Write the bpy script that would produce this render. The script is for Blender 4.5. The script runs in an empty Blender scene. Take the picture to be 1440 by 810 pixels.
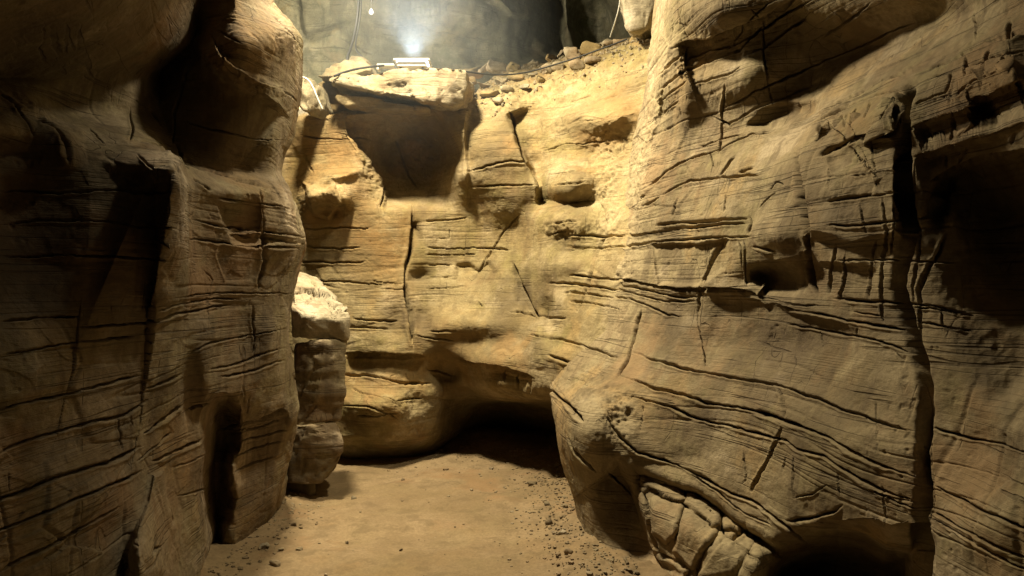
import bpy, bmesh, math, random
import numpy as np
from mathutils import Vector, Matrix
random.seed(7)
rng = np.random.default_rng(11)
S = bpy.context.scene
COL = S.collection
F = 1050.0                                   # focal length in photo pixels (1440 wide)
EYE = np.array([0.0, 0.0, 1.6])

def at(px, py, d):
    """point seen at photo pixel (px,py), d metres in front of the eye"""
    return np.array([(px-720)/F*d, d, 1.6+(405-py)/F*d])

# ------------------------------------------------------------------ noise
_T = rng.random((64, 64, 64)).astype(np.float32)*2-1
def vnoise(p):
    i = np.floor(p).astype(np.int64); f = (p-i).astype(np.float32); f = f*f*(3-2*f)
    x0, y0, z0 = (i[:, 0] & 63), (i[:, 1] & 63), (i[:, 2] & 63)
    x1, y1, z1 = (x0+1) & 63, (y0+1) & 63, (z0+1) & 63
    fx, fy, fz = f[:, 0], f[:, 1], f[:, 2]
    a = _T[x0, y0, z0]*(1-fx)+_T[x1, y0, z0]*fx
    b = _T[x0, y1, z0]*(1-fx)+_T[x1, y1, z0]*fx
    c = _T[x0, y0, z1]*(1-fx)+_T[x1, y0, z1]*fx
    d = _T[x0, y1, z1]*(1-fx)+_T[x1, y1, z1]*fx
    return ((a*(1-fy)+b*fy)*(1-fz)+(c*(1-fy)+d*fy)*fz)
def fbm(p, s, o=4, g=.5):
    r = 0; a = 1.0
    s = np.array(s, float)
    for k in range(o):
        r = r+a*vnoise(p*s+17.3*k); a *= g; s = s*2.03
    return r
def cells(P, sc, seed, tilt=.5):
    """jointed blocks: (tilted offset per block, distance to the block's edge)"""
    p = P*np.array(sc, float)+seed; i = np.floor(p).astype(np.int64)
    d1 = np.full(len(P), 9.); d2 = d1.copy(); off = np.zeros(len(P))
    for a in (-1, 0, 1):
        for b in (-1, 0, 1):
            for c in (-1, 0, 1):
                j = i+np.array([a, b, c])
                x, y, z = j[:, 0] & 63, j[:, 1] & 63, j[:, 2] & 63
                v = p-(j+.5+.42*np.stack([_T[x, y, z], _T[y, z, x], _T[z, x, y]], 1))
                d = np.sqrt((v*v).sum(1))
                o = .5*_T[z, y, x]+tilt*(v[:, 0]*_T[x, z, y]+v[:, 1]*_T[y, x, z]+v[:, 2]*_T[(x+7) & 63, y, z])
                n = d < d1
                d2 = np.where(n, d1, np.minimum(d2, d)); off = np.where(n, o, off); d1 = np.where(n, d, d1)
    return off, d2-d1
def sm(t):
    t = np.clip(t, 0, 1); return t*t*(3-2*t)

# ------------------------------------------------------------------ surfaces from a control net
def pchip(x, Y, q):
    h = np.diff(x)[:, None]; D = np.diff(Y, axis=0)/h
    M = np.zeros_like(Y); M[0] = D[0]; M[-1] = D[-1]
    a, b = D[:-1], D[1:]; w1 = 2*h[1:]+h[:-1]; w2 = h[1:]+2*h[:-1]
    ok = a*b > 0
    with np.errstate(divide='ignore', invalid='ignore'):
        m = (w1+w2)/(w1/a+w2/b)
    M[1:-1] = np.where(ok, m, 0)
    k = np.clip(np.searchsorted(x, q, side='right')-1, 0, len(x)-2)
    hh = (x[k+1]-x[k])[:, None]; t = ((q-x[k])[:, None])/hh
    return ((2*t**3-3*t**2+1)*Y[k]+(t**3-2*t**2+t)*hh*M[k]+(-2*t**3+3*t**2)*Y[k+1]+(t**3-t**2)*hh*M[k+1])

def proj(P):
    y = np.maximum(P[..., 1], .25)
    return 720+P[..., 0]/y*F, 405-(P[..., 2]-1.6)/y*F

def densify(ctrl_len, pix_len, step, wstep):
    """sample positions (in control index units) along one direction"""
    q = [np.array([0.0])]
    for i, (w, p) in enumerate(zip(ctrl_len, pix_len)):
        n = int(max(2, math.ceil(max(p/step, w/wstep))))
        q.append(i+np.arange(1, n+1)/n)
    return np.concatenate(q)

def seglens(C, axis, infr):
    d = np.linalg.norm(np.diff(C, axis=axis), axis=-1)
    px, py = proj(C); pd = np.hypot(np.diff(px, axis=axis), np.diff(py, axis=axis))
    fr = np.minimum(np.take(infr, range(infr.shape[axis]-1), axis), np.take(infr, range(1, infr.shape[axis]), axis))
    o = 1-axis
    return np.percentile(d, 60, axis=o), np.max(np.where(fr > 0, np.minimum(pd, 260), 0), axis=o)

class Surf:
    def __init__(s, C, vis_cols=None, vis_rows=None, step=1.2, wstep=.06):
        """C: rows x cols x 3 world control points"""
        C = np.array(C, float); R, N = C.shape[:2]
        px, py = proj(C)
        infr = ((px > -120) & (px < 1560) & (py > -120) & (py < 930) & (C[..., 1] > .6)).astype(int)
        cw, cp = seglens(C, 1, infr); rw, rp = seglens(C, 0, infr)
        qc = densify(cw, cp, step, wstep); qr = densify(rw, rp, step, wstep)
        def knots(w):
            return np.concatenate([[0], np.cumsum(np.maximum(w, 1e-3))])
        uc, ur = knots(cw), knots(rw)
        mapc = np.interp(qc, range(N), uc); mapr = np.interp(qr, range(R), ur)
        A = pchip(ur, C.reshape(R, -1), mapr).reshape(len(qr), N, 3)
        B = pchip(uc, A.transpose(1, 0, 2).reshape(N, -1), mapc).reshape(len(qc), len(qr), 3).transpose(1, 0, 2)
        s.P = B; s.qc, s.qr = qc, qr
        s.shape = B.shape[:2]
        m = np.ones(s.shape)
        if vis_cols: m *= (sm((qc-vis_cols[0]+.25)/.5)*sm((vis_cols[1]+.25-qc)/.5))[None, :]
        if vis_rows: m *= (sm((qr-vis_rows[0]+.25)/.5)*sm((vis_rows[1]+.25-qr)/.5))[:, None]
        s.mask = m.ravel()
        s.px, s.py = [a.ravel() for a in proj(B)]
        s.px0, s.py0 = s.px, s.py
        pw = np.stack([s.px, s.py, s.px*0], 1)
        s.wx = s.px+.9*vnoise(pw/9.)+2.*vnoise(pw/40.+9)
        s.wy = s.py+.9*vnoise(pw/9.+31)+2.*vnoise(pw/40.+77)
        s.dd = np.zeros(len(s.px)); s.nn = np.zeros(len(s.px)); s.lip = np.zeros(len(s.px)); s.rough = np.zeros(len(s.px)); s.calm = np.zeros(len(s.px)); s.stain = np.zeros(len(s.px)); s.pale = np.zeros(len(s.px)); s.patina = np.zeros(len(s.px))
        s.amt = np.clip(.9+.4*vnoise(pw/22.+50), .1, 1.4)
    def line(s, pts, reach, warp=True):
        x, y = (s.wx, s.wy) if warp else (s.px, s.py)
        p = np.array(pts, float).reshape(-1, 2)
        lo, hi = p.min(0)-reach, p.max(0)+reach
        I = np.nonzero((x > lo[0]) & (x < hi[0]) & (y > lo[1]) & (y < hi[1]) & (s.mask > .02))[0]
        if len(I) == 0: return I, None, None, None
        x, y = x[I], y[I]
        best = np.full(len(I), 1e9); sg = np.zeros(len(I)); ta = np.zeros(len(I))
        L = np.concatenate([[0], np.cumsum(np.hypot(*np.diff(p, axis=0).T))])
        for k in range(len(p)-1):
            d = p[k+1]-p[k]; l2 = max(d@d, 1e-6)
            t = ((x-p[k, 0])*d[0]+(y-p[k, 1])*d[1])/l2; tc = np.clip(t, 0, 1)
            vx, vy = x-p[k, 0]-tc*d[0], y-p[k, 1]-tc*d[1]
            dist = np.hypot(vx, vy); b = dist < best
            best = np.where(b, dist, best)
            sg = np.where(b, np.sign(d[0]*(y-p[k, 1])-d[1]*(x-p[k, 0])), sg)
            ta = np.where(b, L[k]+np.clip(t, 0, 1)*(L[k+1]-L[k]), ta)
        return I, best, sg, ta/L[-1]
    def groove(s, w, a, *pts, end=.16):
        I, d, sg, t = s.line(pts, 4*w+6)
        if d is None: return
        pp = np.array(pts, float).reshape(-1, 2); ln = np.hypot(*np.diff(pp, axis=0).T).sum(); ext = np.abs(pp[-1]-pp[0])
        if w < 6 and ext[1] > ext[0]: a *= .9; w *= .9
        if w < 6: end = .3 if ln < 60 else .14
        a = np.minimum(a*1.6, (9 if np.ndim(w) == 0 else 10)*w*s.P.reshape(-1, 3)[I, 1]/F)
        tp = sm(t/end)*sm((1-t)/end)*.92+.08; w = w*(.45+.55*np.sqrt(tp))*np.clip(.95+.5*vnoise(np.stack([s.px[I], s.py[I], s.px[I]*0+3*w], 1)/30.), .5, 1.5) if w < 6 else w
        if np.ndim(w):
            q = np.stack([s.px[I]/4.5, s.py[I]/4.5, d*0], 1); d = np.abs(d*np.sign(sg)+.55*vnoise(q+5)+.5*vnoise(q*.45+9)); w = w*.74
            s.lip[I] = np.maximum(s.lip[I], .09*a*tp*s.mask[I]*(sg > 0)*np.exp(-((d-2.1*w)/(1.1*w))**2))
        s.nn[I] = np.minimum(s.nn[I], -a*s.amt[I]*tp*s.mask[I]*np.exp(-(d/(w*(.85 if np.ndim(w) == 0 else .66)))**2))
    def step(s, w, a, L, *pts, end=.15):
        """depth a added on the lower/right-hand side of the line, fading over L pixels"""
        I, d, sg, t = s.line(pts, 3*L+10, abs(a) < .2)
        if d is None: return
        tp = sm(t/end)*sm((1-t)/end)
        sd = d*sg; w = max(w, abs(a)*F/np.median(s.P.reshape(-1, 3)[I, 1])/7)
        s.dd[I] += a*tp*s.mask[I]*sm(sd/w*.5+.5)*np.exp(-(np.maximum(sd, 0)/L)**2)
    def bump(s, x, y, rx, ry, a, ang=0, p=1.0, what='dd'):
        c, n = math.cos(math.radians(ang)), math.sin(math.radians(ang))
        X, Y = s.wx-x, s.wy-y
        r = ((X*c+Y*n)/rx)**2+((-X*n+Y*c)/ry)**2
        getattr(s, what)[:] += a*s.mask*np.exp(-np.minimum(r**p, 60))
    def area(s, w, a, *pts):
        """plateau inside a polygon, edge softened over w pixels"""
        p = np.array(pts, float).reshape(-1, 2)
        lo, hi = p.min(0)-w-2, p.max(0)+w+2
        x, y = s.wx, s.wy
        I = np.nonzero((x > lo[0]) & (x < hi[0]) & (y > lo[1]) & (y < hi[1]) & (s.mask > .02))[0]
        if len(I) == 0: return
        x, y = x[I], y[I]; ins = np.zeros(len(I), bool); best = np.full(len(I), 1e9)
        for k in range(len(p)):
            a0, b0 = p[k], p[(k+1) % len(p)]
            d = b0-a0; t = np.clip(((x-a0[0])*d[0]+(y-a0[1])*d[1])/max(d@d, 1e-6), 0, 1)
            best = np.minimum(best, np.hypot(x-a0[0]-t*d[0], y-a0[1]-t*d[1]))
            cr = (a0[1] > y) != (b0[1] > y)
            with np.errstate(divide='ignore', invalid='ignore'):
                ins ^= cr & (x < (b0[0]-a0[0])*(y-a0[1])/(b0[1]-a0[1])+a0[0])
        sd = np.where(ins, best, -best); w = max(w, abs(a)*F/np.median(s.P.reshape(-1, 3)[I, 1])/7)
        s.dd[I] += a*s.mask[I]*sm(sd/w*.5+.5)
    def normals(s, P):
        g = P.reshape(*s.shape, 3)
        du = np.gradient(g, axis=1); dv = np.gradient(g, axis=0)
        n = np.cross(du, dv); n /= np.maximum(np.linalg.norm(n, axis=-1, keepdims=True), 1e-9)
        return n.reshape(-1, 3)
    def finish(s, name, mat, flip=1, strata=1.0, lump=1.0, parent=None):
        P = s.P.reshape(-1, 3)
        dist = np.maximum(P[:, 1], .5)
        P = EYE+(P-EYE)*(1+s.dd/dist)[:, None]
        n = s.normals(P); vi = s.mask > .9
        flip = 1 if np.mean(np.sum(n[vi]*(EYE-P[vi]), 1)) > 0 else -1
        n = n*flip
        # soft lumps, bedding that follows height, grain
        zz = P.copy(); zz[:, 2] += .05*vnoise(P*1.3+3)
        k_ = 1-.9*np.clip(s.calm, 0, 1); strata = strata*k_*(.12+.88*sm((.93-np.abs(n[:, 2]))/.3))
        d = k_*lump*.026*fbm(P, 1.7, 3)
        bed = vnoise(zz*np.array([.7, .7, 9.])+5); d = d+strata*.008*bed
        bed2 = vnoise(zz*np.array([1.1, 1.1, 26.])+8); d = d+strata*.002*bed2
        for k, (fz, dep, th) in enumerate([(13., .020, .045), (27., .012, .05), (46., .003, .06)]):      # parted bedding seams
            iso = np.abs(vnoise(zz*np.array([.45, .45, fz])+40+9*k)-.12)
            d = d-strata*dep*np.exp(-(iso/th)**2)*sm(vnoise(P*np.array([1.1, 1.1, 2.5])+60+k)*1.8+.12)
        wp = P+.12*np.stack([vnoise(P*1.8+1), vnoise(P*1.8+2), vnoise(P*1.8+4)], 1)
        off, ed = cells(wp, (1.9, 1.9, 3.3), 3.7); blk = sm(vnoise(P*.9+21)*1.5+.55)
        d = d+k_*(.55*strata+.22)*blk*(.036*off*sm(ed/.06)-.016*np.exp(-(ed/.035)**2)*sm(vnoise(P*1.7+33)*2+.3))
        off, ed = cells(wp, (5, 5, 9), 13.7); d = d+k_*(.5*strata+.3)*blk*(.012*off)
        joint = np.abs(vnoise(P*np.array([4.2, 4.2, .55])+71))
        d = d-(.5*strata+.35)*k_*.016*np.exp(-(joint/.04)**2)*sm(vnoise(P*1.9+83)*2-.1)
        d = d+.0030*fbm(P, 14, 3, .6)
        pit = np.clip(vnoise(P*38+11)-.52, 0, 1); d = d-.02*pit*np.clip(vnoise(P*3+90)+.1, 0, 1)
        d = d+s.rough*(.028*fbm(P, 11, 4, .62)+.012*np.abs(vnoise(P*30)))
        d = d+s.nn+s.lip*(s.nn > -.004)
        P = P+n*d[:, None]
        R, N = s.shape
        idx = np.arange(R*N).reshape(R, N)
        q = np.stack([idx[:-1, :-1], idx[:-1, 1:], idx[1:, 1:], idx[1:, :-1]], -1).reshape(-1, 4)
        if flip > 0: q = q[:, ::-1]
        me = mesh_np(name, P, q)
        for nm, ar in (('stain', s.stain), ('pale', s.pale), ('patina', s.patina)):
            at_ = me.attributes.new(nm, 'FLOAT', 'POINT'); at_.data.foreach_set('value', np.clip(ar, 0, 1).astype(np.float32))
        me.materials.append(mat)
        o = bpy.data.objects.new(name, me); COL.objects.link(o)
        if parent: o.parent = parent
        s.final = P
        return o

def mesh_np(name, P, q):
    me = bpy.data.meshes.new(name)
    me.vertices.add(len(P)); me.vertices.foreach_set('co', P.astype(np.float32).ravel())
    me.loops.add(q.size); me.loops.foreach_set('vertex_index', q.astype(np.int32).ravel())
    me.polygons.add(len(q))
    me.polygons.foreach_set('loop_start', (np.arange(len(q))*q.shape[1]).astype(np.int32))
    me.polygons.foreach_set('loop_total', np.full(len(q), q.shape[1], np.int32))
    me.update(calc_edges=True); me.validate()
    me.polygons.foreach_set('use_smooth', np.ones(len(me.polygons), bool)); me.update()
    return me

def tag(o, label=None, cat=None, group=None, kind=None):
    if label: o['label'] = label
    if cat: o['category'] = cat
    if group: o['group'] = group
    if kind: o['kind'] = kind
    return o

# ------------------------------------------------------------------ materials
ALB = .80
def rock_mat(name, a, b, c, stain=(.10, .07, .045), orange=(.36, .20, .07), dark=.5, bump=1.0, seed=0, streak=1.0, seamy=1.0, var=1.0):
    m = bpy.data.materials.new(name); m.use_nodes = True
    t = m.node_tree; N = t.nodes; L = t.links; N.clear()
    out = N.new('ShaderNodeOutputMaterial'); bs = N.new('ShaderNodeBsdfPrincipled'); L.new(bs.outputs[0], out.inputs[0])
    bs.inputs['Roughness'].default_value = .92; bs.inputs['Specular IOR Level'].default_value = .18
    geo = N.new('ShaderNodeNewGeometry')
    def mapping(sc, off=0):
        mp = N.new('ShaderNodeMapping'); mp.inputs['Scale'].default_value = sc
        mp.inputs['Location'].default_value = (off+seed, off*2+seed, off*3); L.new(geo.outputs['Position'], mp.inputs[0]); return mp.outputs[0]
    def noise(vec, sc, det=4, rough=.55, dist=0):
        n = N.new('ShaderNodeTexNoise'); n.inputs['Scale'].default_value = sc; n.inputs['Detail'].default_value = det
        n.inputs['Roughness'].default_value = rough; n.inputs['Distortion'].default_value = dist; L.new(vec, n.inputs['Vector']); return n.outputs['Fac']
    def ramp(f, lo, hi, v0=0., v1=1.):
        r = N.new('ShaderNodeMapRange'); r.interpolation_type = 'SMOOTHSTEP'
        r.inputs['From Min'].default_value = lo; r.inputs['From Max'].default_value = hi
        r.inputs['To Min'].default_value = v0; r.inputs['To Max'].default_value = v1; L.new(f, r.inputs['Value']); return r.outputs['Result']
    def mix(fac, x, y, mode='MIX'):
        n = N.new('ShaderNodeMix'); n.data_type = 'RGBA'; n.blend_type = mode
        if isinstance(fac, float): n.inputs[0].default_value = fac
        else: L.new(fac, n.inputs[0])
        for sck, v in ((n.inputs[6], x), (n.inputs[7], y)):
            if isinstance(v, tuple): sck.default_value = (*v, 1)
            else: L.new(v, sck)
        return n.outputs[2]
    def mul(x, y):
        n = N.new('ShaderNodeMath'); n.operation = 'MULTIPLY'
        for sck, v in ((n.inputs[0], x), (n.inputs[1], y)):
            if isinstance(v, float): sck.default_value = v
            else: L.new(v, sck)
        return n.outputs[0]
    p = mapping((1, 1, 1))
    a, b, c, stain, orange = [tuple(v*ALB for v in k) for k in (a, b, c, stain, orange)]
    cream = tuple(min(.8, v*1.3) for v in (a[0], a[1]*1.01, a[2]*1.12)); olive = (b[0]*.78, b[1]*.86, b[2]*.72); plum = (b[0]*.66, b[1]*.54, b[2]*.56); ochre = (a[0]*1.0, a[1]*.82, a[2]*.58)
    col = mix(ramp(noise(p, .9, 4, .6), .42, .58), a, b)
    col = mix(ramp(noise(mapping((1, 1, 1), 4), 2.6, 5, .62), .47, .60, 0, .75), col, c)
    col = mix(ramp(noise(mapping((1, 1, 1.3), 33), 1.9, 5, .62), .52, .64, 0, .75*var), col, cream)
    col = mix(ramp(noise(mapping((1, 1, .8), 43), 1.5, 5, .62), .53, .64, 0, .65*var), col, ochre)
    col = mix(ramp(noise(mapping((1, 1, .9), 47), 1.7, 5, .64), .51, .63, 0, .8*var), col, olive)
    col = mix(ramp(noise(mapping((1, 1, .7), 51), 2.2, 5, .64), .54, .66, 0, .5*var), col, plum)
    col = mix(ramp(noise(mapping((.6, .6, 9), 7), 1.6, 4, .6), .48, .62, 0, .25), col, tuple(v*.7 for v in b))       # beds
    st = ramp(noise(mapping((1.5, 1.5, .8), 2), 1.4, 6, .66, .3), .50, .62, 0, dark)               # dark patina, drawn out downwards
    col = mix(st, col, stain)
    st2 = ramp(noise(mapping((7, 7, .6), 12), 1.5, 4, .6), .53, .66, 0, .5*streak)
    col = mix(st2, col, stain)
    at1 = N.new('ShaderNodeAttribute'); at1.attribute_name = 'stain'
    col = mix(mul(at1.outputs['Fac'], ramp(noise(mapping((1, 1, 2), 5), 3, 5, .65), .3, .6)), col, orange)
    at2 = N.new('ShaderNodeAttribute'); at2.attribute_name = 'pale'
    col = mix(mul(at2.outputs['Fac'], .8), col, tuple(min(1, v*1.45) for v in a))
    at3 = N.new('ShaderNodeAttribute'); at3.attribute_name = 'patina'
    col = mix(mul(at3.outputs['Fac'], ramp(noise(mapping((2.4, 2.4, .9), 8), 1.6, 6, .68), .28, .52)), col, tuple(v*.9 for v in stain))  # traced dark patches: mineral patina plus shade painted into the colour
    fine = noise(mapping((1, 1, 1), 3), 55, 4, .7)
    col = mix(ramp(fine, .3, .7, 0, .45), col, tuple(v*.55 for v in b))
    def seam(vec, sc, w, lo, hi, off):
        n = N.new('ShaderNodeMath'); n.operation = 'SUBTRACT'; L.new(noise(vec, sc, 2, .5), n.inputs[0]); n.inputs[1].default_value = .5
        q = N.new('ShaderNodeMath'); q.operation = 'ABSOLUTE'; L.new(n.outputs[0], q.inputs[0])
        return mul(ramp(q.outputs[0], w*.3, w, 1., 0.), ramp(noise(mapping((1.2, 1.2, 2.4), off), 1.6, 3), lo, hi))
    sm1 = seam(mapping((.35, .35, 16), 14), 1.0, .018, .42, .60, 15)
    sm2 = seam(mapping((.4, .4, 38), 18), 1.0, .03, .46, .62, 19)
    sm3 = seam(mapping((5.5, 5.5, .7), 24), 1.0, .010, .52, .66, 25)
    mx1 = N.new('ShaderNodeMath'); mx1.operation = 'MAXIMUM'; L.new(sm1, mx1.inputs[0]); L.new(sm3, mx1.inputs[1])
    mx2 = N.new('ShaderNodeMath'); mx2.operation = 'MAXIMUM'; L.new(mx1.outputs[0], mx2.inputs[0]); L.new(mul(sm2, .2), mx2.inputs[1])
    seams = mul(mx2.outputs[0], float(seamy))
    col = mix(mul(ramp(noise(mapping((1, 1, 1.6), 29), 5.5, 6, .72), .48, .62), .5), col, tuple(v*.55 for v in b))
    col = mix(mul(ramp(noise(mapping((1, 1, 1), 37), 1.3, 5, .65), .54, .68), .6), col, (b[0]*1.02, b[1]*.86, b[2]*.80))
    col = mix(mul(seams, .42), col, tuple(v*.5 for v in stain))
    L.new(col, bs.inputs['Base Color'])
    h1 = noise(mapping((1, 1, 1.8), 1), 26, 5, .68)
    h2 = noise(mapping((1, 1, 5), 6), 60, 3, .6)
    b1 = N.new('ShaderNodeBump'); b1.inputs['Strength'].default_value = .30*bump; b1.inputs['Distance'].default_value = .03; L.new(h1, b1.inputs['Height'])
    b2 = N.new('ShaderNodeBump'); b2.inputs['Strength'].default_value = .20*bump; b2.inputs['Distance'].default_value = .012; L.new(h2, b2.inputs['Height']); L.new(b1.outputs[0], b2.inputs['Normal'])
    b3 = N.new('ShaderNodeBump'); b3.invert = True; b3.inputs['Strength'].default_value = .8; b3.inputs['Distance'].default_value = .012; L.new(seams, b3.inputs['Height']); L.new(b2.outputs[0], b3.inputs['Normal'])
    L.new(b3.outputs[0], bs.inputs['Normal'])
    return m

def plain(name, col, rough=.6, metal=0., emit=None, es=0.):
    m = bpy.data.materials.new(name); m.use_nodes = True
    t = m.node_tree; b = t.nodes['Principled BSDF']
    n = t.nodes.new('ShaderNodeTexNoise'); n.inputs['Scale'].default_value = 30; n.inputs['Detail'].default_value = 5
    mx = t.nodes.new('ShaderNodeMix'); mx.data_type = 'RGBA'; mx.inputs[6].default_value = (*col, 1); mx.inputs[7].default_value = (*[v*.6 for v in col], 1)
    g = t.nodes.new('ShaderNodeNewGeometry'); t.links.new(g.outputs['Position'], n.inputs['Vector'])
    t.links.new(n.outputs['Fac'], mx.inputs[0]); t.links.new(mx.outputs[2], b.inputs['Base Color'])
    b.inputs['Roughness'].default_value = rough; b.inputs['Metallic'].default_value = metal
    if emit: b.inputs['Emission Color'].default_value = (*emit, 1); b.inputs['Emission Strength'].default_value = es
    return m

M_right = rock_mat('sandstone_weathered', (.42, .335, .20), (.33, .25, .14), (.37, .30, .17), dark=.55)
M_left = rock_mat('sandstone_brown', (.36, .29, .185), (.27, .20, .12), (.33, .28, .16), stain=(.09, .065, .045), dark=.6, seed=9)
M_back = rock_mat('sandstone_golden', (.45, .36, .20), (.38, .28, .13), (.42, .34, .18), dark=.4, seed=17, streak=.6, seamy=.6)
M_far = rock_mat('sandstone_grey', (.27, .25, .17), (.20, .19, .13), (.24, .23, .16), stain=(.08, .08, .06), dark=.55, seed=23)
M_pale = rock_mat('sandstone_pale', (.52, .45, .32), (.42, .35, .23), (.48, .41, .28), dark=.3, seed=31, seamy=.4)
M_sand = rock_mat('packed_sand', (.33, .235, .13), (.27, .19, .10), (.31, .22, .125), stain=(.2, .135, .07), dark=.35, bump=.5, seed=41, streak=0., seamy=0., var=.3)
M_grav = rock_mat('gravel_stone', (.40, .32, .20), (.26, .19, .11), (.34, .27, .16), dark=.3, seed=51, seamy=0.)

# ================================================================== WALL ON THE LEFT
rows = [  # py, then (px, d) from the frame edge to the silhouette
 (-260, (-300,1.75),(0,2.05),(120,2.35),(230,2.9),(290,3.6),(322,3.95),(335,4.3),(345,4.9)),
 (-90,  (-300,1.8),(0,2.2),(120,2.5),(228,3.1),(288,3.85),(325,4.05),(345,4.35),(356,4.95)),
 (0,    (-300,1.9),(0,2.4),(120,2.75),(225,3.4),(283,4.15),(330,4.12),(362,4.4),(379,5.0)),
 (60,   (-300,2.2),(0,2.8),(120,3.15),(215,3.7),(268,4.3),(330,4.05),(397,4.35),(423,5.0)),
 (110,  (-300,2.5),(0,3.25),(110,3.55),(190,3.95),(224,4.35),(310,4.12),(394,4.4),(422,5.0)),
 (150,  (-300,2.3),(0,3.05),(85,3.5),(185,3.95),(226,4.2),(310,4.15),(392,4.4),(417,5.0)),
 (195,  (-300,2.1),(0,2.75),(95,3.15),(205,3.7),(243,4.15),(318,4.25),(388,4.5),(410,5.0)),
 (240,  (-300,2.05),(0,2.72),(125,2.9),(240,3.25),(268,3.95),(330,4.38),(384,4.6),(398,5.1)),
 (275,  (-300,2.02),(0,2.75),(125,2.88),(246,3.2),(276,3.75),(340,4.15),(398,4.5),(413,5.1)),
 (335,  (-300,2.0),(0,2.72),(125,2.9),(249,3.22),(280,3.8),(345,4.15),(414,4.6),(431,5.2)),
 (395,  (-300,2.0),(0,2.68),(120,2.92),(236,3.28),(280,3.85),(345,4.25),(404,4.7),(418,5.3)),
 (475,  (-300,1.98),(0,2.6),(110,2.92),(206,3.34),(262,3.72),(335,4.3),(396,4.7),(410,5.3)),
 (560,  (-300,1.95),(0,2.55),(110,2.95),(208,3.45),(258,3.78),(330,4.35),(400,4.75),(414,5.3)),
 (605,  (-300,1.93),(0,2.5),(110,2.92),(212,3.5),(262,3.85),(330,4.4),(395,4.85),(410,5.4)),
 (690,  (-300,1.9),(0,2.45),(110,2.87),(208,3.45),(256,3.85),(325,4.5),(382,5.0),(399,5.6)),
 (760,  (-300,1.88),(0,2.42),(110,2.82),(205,3.4),(250,3.8),(312,4.5),(356,4.95),(378,5.6)),
 (830,  (-300,1.85),(0,2.4),(110,2.8),(200,3.35),(245,3.75),(300,4.5),(335,4.9),(358,5.6)),
 (960,  (-300,1.8),(0,2.35),(110,2.7),(195,3.2),(240,3.6),(290,4.3),(320,4.7),(340,5.4)),
]
def net_side(rows, sign):
    C = []
    for r in rows:
        py = r[0]; pts = [at(p, py, d) for p, d in r[1:]]
        first = pts[0]; z0 = first[2]
        zb = 1.6+(405-py)/F*1.9
        near = [np.array([sign*1.9, -2.5, zb]), np.array([sign*1.65, .5, zb])]
        last = pts[-1]
        far = [last+np.array([sign*.45, .75, 0]), last+np.array([sign*1.8, 1.6, 0])]
        C.append(near+pts+far)
    return C
LW = Surf(net_side(rows, -1), vis_cols=(2, 9))
g, st, b, ar = LW.groove, LW.step, LW.bump, LW.area
# shoulder edge, dark face under it
st(30, .27, 215, -220,186, -40,188, 0,187, 45,192, 70,206, 95,216, 120,204, 150,212, 215,240, 246,238, 262,246)
st(3, -.10, 40, 297,50, 313,77, 330,90, 360,107, 393,123, 415,143)
st(5, .12, 60, 268,50, 280,72, 300,93, 333,120, 367,133, 400,160, 414,172)
st(4, -.16, 40, 245,200, 267,227, 300,237, 350,252, 392,263)
st(3, .14, 70, 313,605, 360,595, 409,578)
ar(8, .5, 298,584, 306,563, 319,565, 329,586, 325,622, 317,652, 321,700, 306,800, 288,805, 294,745, 287,690, 293,640)
b(206,805, 24,74, -.26, 0, 1.4); ar(4, -.07, 216,668, 232,664, 236,700, 247,745, 236,780, 214,825, 176,825, 186,760, 205,715)
b(320,110, 120,120, .75, what='calm'); b(100,380, 130,120, .5, what='calm'); b(100,40,120,80,.6,what='calm')
b(345,60, 50,40, -.10); b(310,180, 60,50, -.06); b(385,480, 30,45, -.08); b(290,500, 26,70, -.10)
b(270,560, 18,60, .10); b(415,590, 9,26, -.18); b(340,540, 40,40, -.06); b(130,330, 90,60, -.06); b(60,620, 70,40, .07)
b(150,700, 60,30, -.05)
ar(5, .05, 310,290, 365,285, 365,322, 330,330, 316,318)
ar(3, .035, 327,331, 425,333, 425,342, 330,341)
g(2.2,.05, 297,50, 313,77, 330,90, 360,107, 393,123, 415,143)
g(2.5,.07, 270,77, 257,123, 247,157, 245,197)
g(2.5,.05, 247,197, 267,227, 300,237, 350,252, 392,263)
g(4,.06, 0,133, 20,147, 33,170, 43,190); g(4,.07, 50,163, 77,183, 93,207, 97,229)
g(2,.035, 182,150, 187,180, 182,200); g(2.6,.05, 197,197, 230,203, 247,217, 267,235); g(2,.035, 193,217, 220,240)
g(2,.03, 125,178, 147,200); g(2,.03, 190,140, 215,158, 235,180); g(3,.06, 273,250, 297,267)
g(3.2,.08, 370,262, 370,320, 373,367, 363,413); g(2,.045, 357,430, 357,500); g(1.6,.03, 288,380, 301,395, 296,440, 293,475)
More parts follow.
